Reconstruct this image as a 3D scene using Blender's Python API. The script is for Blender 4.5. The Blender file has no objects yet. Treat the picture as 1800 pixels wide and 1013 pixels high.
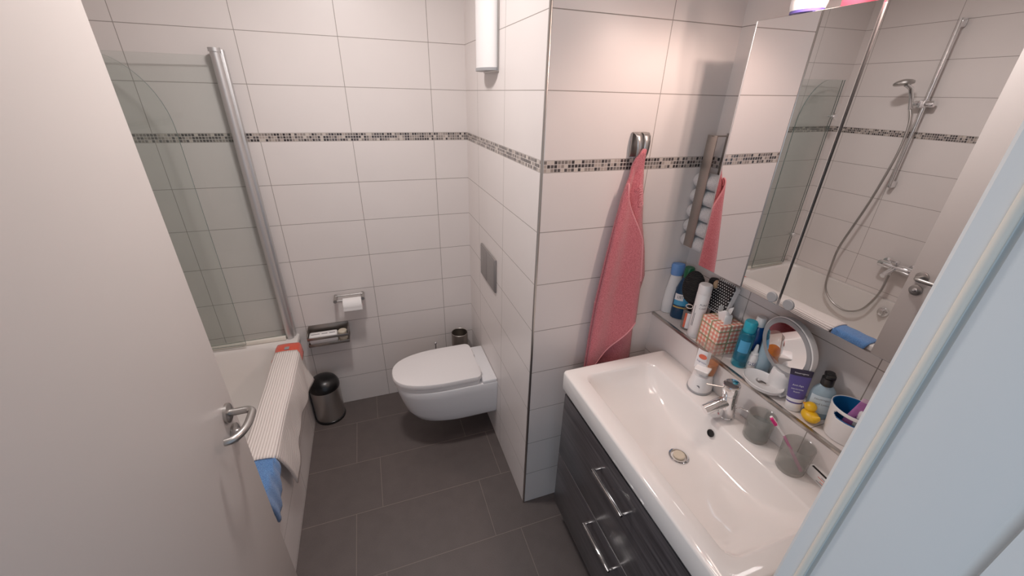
import bpy, bmesh, math, random
from mathutils import Vector, Matrix, Euler
random.seed(7)
S = bpy.context.scene
COL = S.collection
PI = math.pi

# ------------------------------------------------------------------ helpers
def srgb(r, g, b):
    f = lambda c: (c / 255 / 12.92) if c / 255 <= .04045 else ((c / 255 + .055) / 1.055) ** 2.4
    return (f(r), f(g), f(b), 1)

class Nodes:
    def __init__(s, name):
        s.m = bpy.data.materials.new(name); s.m.use_nodes = True
        s.t = s.m.node_tree; s.t.nodes.clear()
        s.out = s.n('ShaderNodeOutputMaterial')
    def n(s, kind, **kw):
        x = s.t.nodes.new(kind)
        for k, v in kw.items(): setattr(x, k, v)
        return x
    def l(s, a, b): s.t.links.new(a, b)
    def put(s, sock, v):
        if isinstance(v, bpy.types.NodeSocket): s.l(v, sock)
        else: sock.default_value = v
    def m_(s, op, a, b=0.0, c=0.0):
        x = s.n('ShaderNodeMath', operation=op)
        s.put(x.inputs[0], a); s.put(x.inputs[1], b); s.put(x.inputs[2], c)
        return x.outputs[0]
    def mix(s, f, a, b):
        x = s.n('ShaderNodeMix', data_type='RGBA')
        s.put(x.inputs[0], f); s.put(x.inputs[6], a); s.put(x.inputs[7], b)
        return x.outputs[2]
    def xyz(s, local=False):
        if local:
            src = s.n('ShaderNodeTexCoord').outputs['Object']
        else:
            src = s.n('ShaderNodeNewGeometry').outputs['Position']
        sp = s.n('ShaderNodeSeparateXYZ'); s.l(src, sp.inputs[0])
        return sp.outputs, src
    def bsdf(s, col, rough=.5, metal=0., **kw):
        b = s.n('ShaderNodeBsdfPrincipled')
        s.put(b.inputs['Base Color'], col); s.put(b.inputs['Roughness'], rough); s.put(b.inputs['Metallic'], metal)
        for k, v in kw.items(): s.put(b.inputs[k.replace('_', ' ')], v)
        s.l(b.outputs[0], s.out.inputs[0]); return b
    def bump(s, b, h, dist=.001, strength=1.):
        x = s.n('ShaderNodeBump'); x.inputs['Distance'].default_value = dist; x.inputs['Strength'].default_value = strength
        s.l(h, x.inputs['Height']); s.l(x.outputs[0], b.inputs['Normal'])

def plain(name, col, rough=.5, metal=0., noise=0., scale=60, **kw):
    g = Nodes(name); c = col
    if noise:
        nz = g.n('ShaderNodeTexNoise'); nz.inputs['Scale'].default_value = scale
        g.l(g.n('ShaderNodeTexCoord').outputs['Object'], nz.inputs[0])
        d = tuple(x * (1 - noise) for x in col[:3]) + (1,)
        c = g.mix(nz.outputs[0], d, col)
    g.bsdf(c, rough, metal, **kw); return g.m

def joint_mask(g, u, u0, w, half):
    f = g.m_('FRACT', g.m_('ADD', g.m_('DIVIDE', g.m_('SUBTRACT', u, u0), w), 50.5))
    d = g.m_('MULTIPLY', g.m_('ABSOLUTE', g.m_('SUBTRACT', f, .5)), w)
    return g.m_('LESS_THAN', d, half)

TILE = srgb(229, 220, 216)
def wall_tile(name, axis, u0, w=.4, border=True, tint=TILE):
    g = Nodes(name); o, pos = g.xyz(); u, z = o[axis], o[2]
    if border:
        up = g.m_('GREATER_THAN', z, 1.637)
        zz = g.m_('SUBTRACT', z, g.m_('MULTIPLY', up, .037))
    else: zz = g.m_('SUBTRACT', z, .013)
    gm = g.m_('MAXIMUM', joint_mask(g, u, u0, w, .0013), joint_mask(g, zz, 0.0, .2, .0013))
    nz = g.n('ShaderNodeTexNoise'); nz.inputs['Scale'].default_value = 5; g.l(pos, nz.inputs[0])
    base = g.mix(nz.outputs[0], tint, tuple(c * .94 for c in tint[:3]) + (1,))
    col = g.mix(gm, base, srgb(150, 141, 134)); rough = g.m_('ADD', .34, g.m_('MULTIPLY', gm, .4))
    if border:
        inb = g.m_('MULTIPLY', g.m_('GREATER_THAN', z, 1.6), g.m_('LESS_THAN', z, 1.637))
        c = .0123
        vec = g.n('ShaderNodeCombineXYZ')
        g.l(g.m_('FLOOR', g.m_('DIVIDE', g.m_('ADD', u, 5.), c)), vec.inputs[0])
        g.l(g.m_('FLOOR', g.m_('DIVIDE', g.m_('SUBTRACT', z, 1.6), c)), vec.inputs[1])
        wn = g.n('ShaderNodeTexWhiteNoise', noise_dimensions='2D'); g.l(vec.outputs[0], wn.inputs['Vector'])
        r = g.n('ShaderNodeValToRGB'); r.color_ramp.interpolation = 'CONSTANT'
        el = r.color_ramp.elements
        cols = [(0, (52, 47, 48)), (.24, (78, 72, 72)), (.42, (112, 104, 100)), (.6, (140, 129, 122)), (.76, (168, 155, 146)), (.9, (196, 184, 174))]
        el[0].position, el[0].color = 0, srgb(*cols[0][1]); el[1].position, el[1].color = cols[1][0], srgb(*cols[1][1])
        for p, q in cols[2:]:
            e = el.new(p); e.color = srgb(*q)
        g.l(wn.outputs[0], r.inputs[0])
        mg = g.m_('MAXIMUM', joint_mask(g, g.m_('ADD', u, 5.), 0., c, .0011), joint_mask(g, g.m_('SUBTRACT', z, 1.6), 0., c, .0011))
        mc = g.mix(mg, r.outputs[0], srgb(196, 186, 180))
        col = g.mix(inb, col, mc)
        gm = g.m_('MULTIPLY', gm, g.m_('SUBTRACT', 1., inb))
        rough = g.mix(inb, rough, g.m_('ADD', .2, g.m_('MULTIPLY', mg, .5)))
    b = g.bsdf(col, rough)
    g.bump(b, g.m_('SUBTRACT', 1., gm), .0012, .6)
    return g.m

def floor_tile(name):
    g = Nodes(name); o, pos = g.xyz(); x, y = o[0], o[1]
    row = g.m_('FLOOR', g.m_('DIVIDE', g.m_('ADD', y, 6.285 - .308 * 0 ), .3085))
    odd = g.m_('SUBTRACT', 1., g.m_('MODULO', row, 2.))
    xs = g.m_('ADD', x, g.m_('MULTIPLY', odd, .121))
    gm = g.m_('MAXIMUM', joint_mask(g, xs, -.6595, .604, .0014), joint_mask(g, y, -.1165, .3085, .0014))
    nz = g.n('ShaderNodeTexNoise'); nz.inputs['Scale'].default_value = 14; nz.inputs['Detail'].default_value = 6; g.l(pos, nz.inputs[0])
    n2 = g.n('ShaderNodeTexNoise'); n2.inputs['Scale'].default_value = 260; g.l(pos, n2.inputs[0])
    v = g.m_('MULTIPLY', g.m_('ADD', nz.outputs[0], n2.outputs[0]), .5)
    base = g.mix(v, srgb(66, 58, 57), srgb(98, 88, 85))
    col = g.mix(gm, base, srgb(118, 106, 100))
    b = g.bsdf(col, .5); g.bump(b, g.m_('SUBTRACT', n2.outputs[0], gm), .0008, .5)
    return g.m

def clear(name, tint, gloss=.05, haze=0., hazecol=(.8, .8, .8, 1), rough=.02):
    """thin glass: transparent + fresnel gloss, optional milky part"""
    g = Nodes(name)
    tr = g.n('ShaderNodeBsdfTransparent'); tr.inputs[0].default_value = tint
    gl = g.n('ShaderNodeBsdfGlossy'); gl.inputs['Roughness'].default_value = rough
    lw = g.n('ShaderNodeLayerWeight'); lw.inputs[0].default_value = .5
    fc = g.m_('ADD', g.m_('MULTIPLY', g.m_('POWER', lw.outputs['Facing'], 5.), .9), .03)
    mx = g.n('ShaderNodeMixShader'); g.l(g.m_('MULTIPLY', fc, gloss * 20), mx.inputs[0]); g.l(tr.outputs[0], mx.inputs[1]); g.l(gl.outputs[0], mx.inputs[2])
    last = mx.outputs[0]
    if haze:
        df = g.n('ShaderNodeBsdfPrincipled'); df.inputs['Base Color'].default_value = hazecol; df.inputs['Roughness'].default_value = .3
        m2 = g.n('ShaderNodeMixShader'); m2.inputs[0].default_value = haze; g.l(last, m2.inputs[1]); g.l(df.outputs[0], m2.inputs[2]); last = m2.outputs[0]
    g.l(last, g.out.inputs[0]); return g.m

def terry(name, c1, c2, scale=900):
    g = Nodes(name); nz = g.n('ShaderNodeTexNoise'); nz.inputs['Scale'].default_value = scale; nz.inputs['Detail'].default_value = 2
    tc = g.n('ShaderNodeTexCoord').outputs['Object']; g.l(tc, nz.inputs[0])
    r = g.n('ShaderNodeValToRGB'); r.color_ramp.elements[0].position = .38; r.color_ramp.elements[1].position = .62
    r.color_ramp.elements[0].color = c1; r.color_ramp.elements[1].color = c2; g.l(nz.outputs[0], r.inputs[0])
    b = g.bsdf(r.outputs[0], .95, Sheen_Weight=.35); g.bump(b, nz.outputs[0], .004, .8); return g.m

def ribbed(name, c1, c2, axis, period):
    g = Nodes(name); o, pos = g.xyz()
    s = g.m_('ADD', g.m_('MULTIPLY', g.m_('SINE', g.m_('MULTIPLY', o[axis], 2 * PI / period)), .5), .5)
    b = g.bsdf(g.mix(s, c1, c2), .9); g.bump(b, s, .004, .9); return g.m

def wood_dark(name):
    g = Nodes(name); o, pos = g.xyz()
    mp = g.n('ShaderNodeMapping'); mp.inputs['Scale'].default_value = (3, 1.2, 26); g.l(pos, mp.inputs[0])
    nz = g.n('ShaderNodeTexNoise'); nz.inputs['Scale'].default_value = 3; nz.inputs['Detail'].default_value = 7; nz.inputs['Roughness'].default_value = .65; g.l(mp.outputs[0], nz.inputs[0])
    r = g.n('ShaderNodeValToRGB'); r.color_ramp.elements[0].position = .35; r.color_ramp.elements[1].position = .68
    r.color_ramp.elements[0].color = srgb(50, 47, 49); r.color_ramp.elements[1].color = srgb(86, 81, 83); g.l(nz.outputs[0], r.inputs[0])
    g.bsdf(r.outputs[0], .28); return g.m

def gingham(name):
    g = Nodes(name); o, pos = g.xyz(True)
    u = g.m_('ADD', o[0], o[1]); z = g.m_('ADD', o[2], 0)
    def st(v, per, frac, ph=0.):
        return g.m_('LESS_THAN', g.m_('FRACT', g.m_('ADD', g.m_('DIVIDE', v, per), 20. + ph)), frac)
    w = .0165
    # on the top face the second axis is x - y instead of height
    nrm = g.n('ShaderNodeNewGeometry'); sp = g.n('ShaderNodeSeparateXYZ'); g.l(nrm.outputs['Normal'], sp.inputs[0])
    top = g.m_('GREATER_THAN', g.m_('ABSOLUTE', sp.outputs[2]), .7)
    v2 = g.mix(top, z, o[0]); u2 = g.mix(top, u, o[1])
    white = g.m_('MULTIPLY', st(u2, w, .42), st(v2, w, .5))
    band = g.m_('MAXIMUM', st(u2, w * 3.03, .12, .1), st(v2, w * 3.03, .10, .1))
    mid = g.m_('MULTIPLY', g.m_('SUBTRACT', 1., st(u2, w, .42)), g.m_('SUBTRACT', 1., st(v2, w, .5)))
    col = g.mix(mid, srgb(236, 170, 150), srgb(226, 130, 110))
    col = g.mix(band, col, srgb(140, 146, 106)); col = g.mix(white, col, srgb(244, 234, 214))
    g.bsdf(col, .6); return g.m

def dots(name):
    g = Nodes(name); o, pos = g.xyz(True)
    p = .0095
    r = g.m_('FLOOR', g.m_('DIVIDE', o[2], p)); sh = g.m_('MULTIPLY', g.m_('MODULO', g.m_('ADD', r, 100.), 2.), p * .5)
    fx = g.m_('SUBTRACT', g.m_('FRACT', g.m_('ADD', g.m_('DIVIDE', g.m_('ADD', o[1], sh), p), 50.)), .5)
    fz = g.m_('SUBTRACT', g.m_('FRACT', g.m_('ADD', g.m_('DIVIDE', o[2], p), 50.)), .5)
    d = g.m_('ADD', g.m_('MULTIPLY', fx, fx), g.m_('MULTIPLY', fz, fz))
    g.bsdf(g.mix(g.m_('LESS_THAN', d, .05), srgb(14, 13, 15), srgb(225, 222, 220)), .5); return g.m

M = {}
M['tile_x'] = wall_tile('white wall tile along x', 0, -.178, .3985)
M['tile_front'] = wall_tile('white wall tile front', 0, .4053)
M['tile_side'] = wall_tile('white wall tile side', 1, .3843)
M['tile_left'] = wall_tile('white wall tile left', 1, .53)
M['tile_right'] = wall_tile('white wall tile right', 1, -.315, .4045)
M['tile_ledge'] = wall_tile('white ledge tile', 1, -.29, .405, False)
M['tile_panel'] = wall_tile('white tub panel tile', 1, .0, .4, False)
M['floor'] = floor_tile('dark grey floor tile')
M['paint'] = plain('white paint', srgb(235, 230, 225), .7, noise=.02)
M['door'] = plain('off white door lacquer', srgb(205, 196, 191), .42, noise=.02, scale=8)
M['jamb'] = plain('white door frame lacquer', srgb(226, 229, 230), .4, noise=.02, scale=8)
M['seal'] = plain('pale rubber seal', srgb(232, 226, 214), .6, noise=.03)
M['ceramic'] = plain('white ceramic', srgb(236, 230, 226), .07, noise=.01, Coat_Weight=.3)
M['toilet'] = plain('white toilet ceramic', srgb(232, 230, 231), .12, noise=.01)
M['seatplastic'] = plain('white seat plastic', srgb(233, 228, 227), .25, noise=.01)
M['enamel'] = plain('white tub enamel', srgb(230, 224, 219), .15, noise=.01)
M['chrome'] = plain('chrome', (.82, .82, .83, 1), .07, 1., noise=.02)
M['steel'] = plain('brushed steel', (.50, .48, .46, 1), .32, 1., noise=.08, scale=200)
M['darksteel'] = plain('brownish steel', (.40, .36, .33, 1), .38, 1., noise=.1, scale=200)
M['alu'] = plain('satin aluminium', (.62, .61, .61, 1), .48, 1., noise=.05, scale=150)
M['trim'] = plain('metal edge trim', (.50, .47, .44, 1), .28, 1., noise=.05)
M['grey'] = plain('satin grey plate', srgb(140, 134, 132), .4, .3, noise=.05)
M['mirror'] = plain('mirror', (.86, .85, .85, 1), .004, 1., noise=.005)
M['glass'] = clear('bath screen glass', (.95, .964, .958, 1), .05, .02, srgb(190, 205, 198))
M['glassedge'] = plain('glass edge', srgb(98, 112, 108), .3, noise=.05)
M['smoke'] = clear('smoky tumbler glass', (.88, .88, .87, 1), .04, .20, srgb(178, 178, 174), .15)
M['clearplastic'] = clear('clear plastic', (.93, .92, .90, 1), .05, .13, srgb(210, 200, 192))
M['water'] = clear('water', (.9, .91, .91, 1), .05, .22, srgb(160, 166, 165))
M['orange'] = clear('orange soap', (.95, .50, .10, 1), .04, .55, srgb(236, 140, 30))
M['turq'] = clear('turquoise liquid', (.45, .84, .9, 1), .05, .22, srgb(40, 168, 196))
M['turqdark'] = clear('dark blue liquid', (.10, .35, .5, 1), .02, .85, srgb(18, 84, 120))
M['mouthwash'] = clear('dark blue mouthwash', (.05, .2, .35, 1), .05, .85, srgb(16, 62, 96))
M['paleblue'] = clear('pale blue gel', (.72, .86, .93, 1), .05, .6, srgb(182, 208, 222))
M['white'] = plain('white plastic', srgb(238, 234, 232), .35, noise=.01)
M['whitemat'] = plain('white matte', srgb(236, 232, 230), .7, noise=.02)
M['greyplastic'] = plain('grey plastic', srgb(150, 150, 152), .4, noise=.03)
M['black'] = plain('black plastic', srgb(20, 20, 21), .3, noise=.1)
M['blackrib'] = ribbed('black ribbed bristle', srgb(10, 10, 11), srgb(36, 35, 36), 2, .006)
M['blackgloss'] = plain('black gloss dome', srgb(14, 14, 15), .3, noise=.05)
M['dark'] = plain('dark gap', srgb(16, 15, 15), .8, noise=.1)
M['wood'] = wood_dark('dark stained oak')
M['pink'] = terry('pink terry', srgb(190, 80, 92), srgb(230, 132, 140), 480)
M['pinkhem'] = plain('pink hem', srgb(232, 150, 156), .9, noise=.1)
M['blueterry'] = terry('blue terry', srgb(52, 98, 168), srgb(104, 158, 214), 500)
M['redcloth'] = terry('red cloth', srgb(208, 52, 24), srgb(238, 84, 44), 350)
M['mat'] = ribbed('white ribbed mat', srgb(208, 196, 188), srgb(242, 234, 228), 0, .0145)
M['whiteterry'] = terry('white terry', srgb(206, 202, 202), srgb(242, 240, 240), 500)
M['paper'] = plain('toilet paper', srgb(240, 236, 234), .9, noise=.03, scale=300)
M['lightblue'] = plain('light blue cap', srgb(104, 150, 214), .35, noise=.03)
M['green'] = plain('dark green cap', srgb(14, 96, 60), .35, noise=.05)
M['teal'] = plain('teal cap', srgb(28, 160, 182), .3, noise=.05)
M['navy'] = plain('deep blue bottle', srgb(18, 68, 132), .25, noise=.05)
M['cupblue'] = plain('blue cup lining', srgb(14, 92, 150), .35, noise=.03)
M['purple'] = plain('purple tube', srgb(78, 68, 138), .3, noise=.03)
M['purpledark'] = plain('dark purple band', srgb(34, 28, 54), .3, noise=.03)
M['magenta'] = plain('pink purple tube', srgb(196, 120, 190), .3, noise=.3, scale=80)
M['pinkbright'] = plain('bright pink bristle', srgb(236, 52, 140), .5, noise=.1)
M['pinkhandle'] = clear('pink handle', (.9, .5, .7, 1), .04, .7, srgb(222, 150, 184))
M['yellow'] = plain('yellow rubber', srgb(240, 184, 22), .4, noise=.05)
M['beak'] = plain('orange beak', srgb(232, 150, 20), .4, noise=.05)
M['beige'] = plain('beige plug', srgb(214, 200, 178), .35, noise=.08)
M['woodlight'] = plain('light wood', srgb(196, 160, 124), .45, noise=.2, scale=120)
M['gingham'] = gingham('coral gingham')
M['dots'] = dots('black with white dots')
M['inkgrey'] = plain('grey print', srgb(110, 108, 112), .6, noise=.05)
M['inknavy'] = plain('navy print', srgb(60, 72, 130), .6, noise=.05)
M['inkred'] = plain('red print', srgb(228, 104, 74), .6, noise=.05)
M['inkwhite'] = plain('white print', srgb(232, 230, 236), .6, noise=.02)
M['inkblack'] = plain('black print', srgb(30, 30, 32), .6, noise=.05)
M['labelwhite'] = plain('white label', srgb(240, 236, 236), .45, noise=.02)
M['labelblue'] = plain('sky blue label', srgb(70, 160, 206), .45, noise=.05)
M['gold'] = plain('gold strip', srgb(206, 170, 90), .4, noise=.05)
M['redpack'] = plain('red pink pack', srgb(226, 84, 110), .4, noise=.2, scale=40)

class B:
    def __init__(s): s.b = bmesh.new()
    def box(s, lo, hi, bev=0., seg=2, mat=None, rot=None):
        r = bmesh.ops.create_cube(s.b, size=1)['verts']
        c = [(a + b) / 2 for a, b in zip(lo, hi)]; d = [abs(b - a) for a, b in zip(lo, hi)]
        mt = Matrix.Translation(c) @ (rot.to_4x4() if rot else Matrix()) @ Matrix.Diagonal((*d, 1))
        bmesh.ops.transform(s.b, matrix=mt, verts=r)
        if bev:
            es = list({e for v in r for e in v.link_edges})
            bmesh.ops.bevel(s.b, geom=es, offset=bev, segments=seg, affect='EDGES', profile=.5)
        return s
    def lathe(s, prof, n=32, c=(0, 0, 0), axis='z', sx=1., sy=1., rot=None, cap=True):
        rings = []
        for r, z in prof:
            rings.append([s.b.verts.new(s._ax((r * math.cos(2 * PI * k / n) * sx, r * math.sin(2 * PI * k / n) * sy, z), c, axis, rot)) for k in range(n)])
        for a, b in zip(rings, rings[1:]):
            for k in range(n): s.b.faces.new((a[k], a[(k + 1) % n], b[(k + 1) % n], b[k]))
        if cap:
            s.b.faces.new(rings[0][::-1]); s.b.faces.new(rings[-1])
        return s
    def _ax(s, p, c, axis, rot):
        x, y, z = p
        if axis == 'x': p = (z, x, y)
        elif axis == 'y': p = (x, z, y)
        v = Vector(p)
        if rot: v = rot @ v
        return v + Vector(c)
    def tube(s, pts, r, n=12, cap=True):
        pts = [Vector(p) for p in pts]; rs = r if isinstance(r, (list, tuple)) else [r] * len(pts)
        up = None; rings = []
        for i, p in enumerate(pts):
            t = (pts[min(i + 1, len(pts) - 1)] - pts[max(i - 1, 0)]).normalized()
            if up is None:
                up = Vector((0, 0, 1)) if abs(t.z) < .9 else Vector((1, 0, 0))
            a = (up - t * up.dot(t)).normalized(); b = t.cross(a); up = a
            rings.append([s.b.verts.new(p + (a * math.cos(2 * PI * k / n) + b * math.sin(2 * PI * k / n)) * rs[i]) for k in range(n)])
        for a, b in zip(rings, rings[1:]):
            for k in range(n): s.b.faces.new((a[k], a[(k + 1) % n], b[(k + 1) % n], b[k]))
        if cap: s.b.faces.new(rings[0][::-1]); s.b.faces.new(rings[-1])
        return s
    def loft(s, loops, cap0=True, cap1=True):
        rs = [[s.b.verts.new(p) for p in lp] for lp in loops]; n = len(rs[0])
        for a, b in zip(rs, rs[1:]):
            for k in range(n): s.b.faces.new((a[k], a[(k + 1) % n], b[(k + 1) % n], b[k]))
        if cap0: s.b.faces.new(rs[0][::-1])
        if cap1: s.b.faces.new(rs[-1])
        return s
    def sheet(s, grid):
        vs = [[s.b.verts.new(p) for p in row] for row in grid]
        for a, b in zip(vs, vs[1:]):
            for k in range(len(a) - 1): s.b.faces.new((a[k], a[k + 1], b[k + 1], b[k]))
        return s
    def ball(s, c, r, sc=(1, 1, 1), rot=None, seg=20):
        v = bmesh.ops.create_uvsphere(s.b, u_segments=seg, v_segments=seg // 2 + 2, radius=r)['verts']
        bmesh.ops.transform(s.b, matrix=Matrix.Translation(c) @ (rot.to_4x4() if rot else Matrix()) @ Matrix.Diagonal((*sc, 1)), verts=v); return s
    def make(s, name, mat, parent=None, smooth=True, ang=40, thick=0., sub=0, loc=None, rot=None):
        bmesh.ops.recalc_face_normals(s.b, faces=s.b.faces)
        me = bpy.data.meshes.new(name); s.b.to_mesh(me); s.b.free()
        if smooth:
            for p in me.polygons: p.use_smooth = True
        o = bpy.data.objects.new(name, me); COL.objects.link(o)
        for mm in (mat if isinstance(mat, (list, tuple)) else [mat]): me.materials.append(mm)
        if parent: o.parent = parent
        if loc: o.location = loc
        if rot: o.rotation_euler = rot
        if thick:
            md = o.modifiers.new('thickness', 'SOLIDIFY'); md.thickness = thick; md.offset = 0
        if sub:
            md = o.modifiers.new('smooth', 'SUBSURF'); md.levels = sub; md.render_levels = sub
        if smooth and not sub and not thick:
            try: me.set_sharp_from_angle(angle=math.radians(ang))
            except Exception: pass
        return o

def struct(o): o['kind'] = 'structure'; return o
def tag(o, label, cat, group=None):
    o['label'] = label; o['category'] = cat
    if group: o['group'] = group
    return o
def thing(name, label, cat, loc=(0, 0, 0), rot=(0, 0, 0), group=None):
    o = bpy.data.objects.new(name, None); COL.objects.link(o); o.empty_display_size = .05
    o.location = loc; o.rotation_euler = rot
    return tag(o, label, cat, group)

def rrect(x0, x1, y0, y1, r, z, n=6):
    pts = []
    for cx, cy, a0 in ((x1 - r, y1 - r, 0), (x0 + r, y1 - r, 90), (x0 + r, y0 + r, 180), (x1 - r, y0 + r, 270)):
        for k in range(n + 1):
            a = math.radians(a0 + 90 * k / n); pts.append((cx + r * math.cos(a), cy + r * math.sin(a), z))
    return pts

def lettering(text, size, mat, parent, loc, rot=(0, 0, 0), radius=None, name='lettering', align='CENTER', sx=1.):
    """text in the local xz plane facing -y (before rot); bent round a vertical cylinder when radius is given"""
    cu = bpy.data.curves.new(name, 'FONT'); cu.body = text; cu.size = size; cu.align_x = align; cu.align_y = 'CENTER'; cu.resolution_u = 2
    t = bpy.data.objects.new(name, cu); COL.objects.link(t)
    dg = bpy.context.evaluated_depsgraph_get(); me = bpy.data.meshes.new_from_object(t.evaluated_get(dg))
    bpy.data.objects.remove(t); me.name = name
    for v in me.vertices:
        x, y = v.co.x * sx, v.co.y
        if radius:
            a = x / radius; v.co = (radius * math.sin(a), -radius * math.cos(a), y)
        else: v.co = (x, 0, y)
    me.materials.clear(); me.materials.append(mat)
    o = bpy.data.objects.new(name, me); COL.objects.link(o); o.parent = parent; o.location = loc; o.rotation_euler = rot
    return o

def patch(radius, a0, a1, z0, z1, name, mat, parent, sx=1., sy=1., n=14, loc=(0, 0, 0), rot=(0, 0, 0)):
    """curved label on a vertical cylinder; angles in degrees from -y, positive towards +x"""
    g = []
    for z in (z0, z1):
        g.append([(radius * sx * math.sin(math.radians(a0 + (a1 - a0) * k / n)), -radius * sy * math.cos(math.radians(a0 + (a1 - a0) * k / n)), z) for k in range(n + 1)])
    return B().sheet(g).make(name, mat, parent, loc=loc, rot=rot)

# ------------------------------------------------------------------ setting
YB, XR, XL, YF = 1.0167, .677, -1.767, -1.0
CEIL = 2.52
struct(B().box((-1.9, -2.4, -.1), (.85, 1.15, 0)).make('floor', M['floor'], smooth=False))
struct(B().box((-1.9, -1.13, CEIL), (.85, 1.15, CEIL + .1)).make('ceiling', M['paint'], smooth=False))
struct(B().box((-1.9, YB, 0), (0, YB + .12, CEIL)).make('wall_back', M['tile_x'], smooth=False))
struct(B().box((XL - .12, -1.13, 0), (XL, YB, CEIL)).make('wall_left', M['tile_left'], smooth=False))
struct(B().box((XR, -1.13, 0), (XR + .12, 0, CEIL)).make('wall_right', M['tile_right'], smooth=False))
o = B().box((0, 0, 0), (XR + .12, YB + .12, CEIL)).make('wall_center', [M['tile_front'], M['tile_side']], smooth=False)
for p in o.data.polygons:
    if abs(p.normal.x) > .5: p.material_index = 1
struct(o)
struct(B().box((.556, YF, 0), (XR, 0, 1.0)).make('wall_ledge', M['tile_ledge'], smooth=False))
struct(B().box((-.002, -.002, 0), (.0065, .0065, CEIL), .0015).make('trim_1', M['trim']))
struct(B().box((.553, YF, .991), (.5645, 0, 1.0015), .001).make('trim_2', M['trim']))
wf = B().box((XL, -1.13, 0), (-1.03, YF, CEIL)).box((.02, -1.13, 0), (XR, YF, CEIL)).box((-1.03, -1.13, 2.09), (.02, YF, CEIL))
struct(wf.make('wall_front', M['paint'], smooth=False))
# door frame: lining with rebate towards the bathroom, rubber seal and hall casing
fr = B()
for x0, x1, sgn in ((-.04, .03, 1), (-1.03, -1.0, -1)):
    if sgn > 0:
        prof = [(-.026, -1.002), (-.038, -1.0065), (-.0405, -1.010), (-.0405, -1.030), (-.034, -1.034), (-.040, -1.040), (-.0405, -1.118), (-.038, -1.126), (-.030, -1.1335), (-.030, -1.1365), (-.046, -1.1365), (-.046, -1.155), (.07, -1.155), (.07, -1.1345), (.025, -1.1345), (.025, -1.002)]
    else:
        prof = [(-1.0, -1.005), (-1.0, -1.14), (-1.0, -1.155), (-1.10, -1.155), (-1.10, -1.1345), (-1.035, -1.1345), (-1.035, -1.005)]
    fr.loft([[(a, b, z) for a, b in prof] for z in (0, 2.05)])
fr.box((-1.03, -1.15, 2.05), (.025, -.998, 2.085))
o = struct(fr.make('trim_3', M['jamb'], ang=25))
B().tube([(-.0415, -1.031, 0), (-.0415, -1.031, 2.05)], .0042, 10).make('rubber_seal', M['seal'], o)

# door leaf
d = thing('door_1', 'off-white flush door standing open along the left with steel lever', 'door', (-.9586, -.14, 0))
struct(d)
B().box((-.04, -.83, .008), (0, 0, 2.03), .0015).make('door_leaf', M['door'], d)
hz, hy = 1.042, -.052
hd = B().lathe([(.0265, 0), (.0265, .007), (.024, .0085)], 32, (0, hy, hz), 'x')
path = [(0, hy, hz), (.045, hy, hz)]
for k in range(1, 7):
    a = math.radians(15 * k); path.append((.045 + .018 * math.sin(a), hy - .018 * (1 - math.cos(a)), hz))
path += [(.063, hy - .045, hz)]
for k in range(1, 9):
    a = math.radians(90 / 8 * k); path.append((.063 - .035 * (1 - math.cos(a)), hy - .045 - .0655 * math.sin(a), hz))
path += [(.024, hy - .1105, hz)]
hd.tube(path, .0098, 16)
hd.make('door_handle', M['steel'], d)
k = B().lathe([(.0265, 0), (.0265, .007), (.024, .0085)], 32, (0, hy, .972), 'x').make('lock_rosette', M['steel'], d)
B().lathe([(.010, 0), (.010, .014), (.007, .016)], 20, (.0, hy, .972), 'x').make('thumb_turn', M['chrome'], k)

# ------------------------------------------------------------------ bathtub
t = thing('bathtub', 'built-in white bathtub with tiled front along the left wall', 'bathtub', (0, 0, 0))
ZT, X0, X1, Y0, Y1 = .567, XL + .001, -1.012, -.72, YB - .001
loops = [rrect(X0, X1, Y0, Y1, .012, ZT - .03), rrect(X0, X1, Y0, Y1, .012, ZT - .004), rrect(X0 + .004, X1 - .004, Y0 + .004, Y1 - .004, .012, ZT)]
for ins, zz, r in ((.075, ZT + .001, .10), (.083, ZT - .004, .10), (.09, ZT - .02, .10), (.105, ZT - .15, .10), (.125, ZT - .3, .10), (.15, ZT - .36, .10), (.2, ZT - .385, .09)):
    e = max(0, ins - .09)
    loops.append(rrect(X0 + .045 + e * .35, X1 - ins - .008, Y0 + ins + e * 2.2, Y1 - ins - e * 1.2, r, zz))
B().loft(loops, cap0=False).make('tub_shell', M['enamel'], t, ang=50)
B().box((-1.10, -.72, 0), (-1.02, YB - .001, ZT - .03)).make('tiled_panel', M['tile_panel'], t, smooth=False)
ov = B().lathe([(.034, 0), (.034, .006), (.030, .016), (.026, .020)], 28, (-1.716, .215, .487), 'x')
ov.box((-1.699, .205, .467), (-1.683, .225, .507), .004)
ov.make('overflow_knob', M['chrome'], t)

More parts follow.
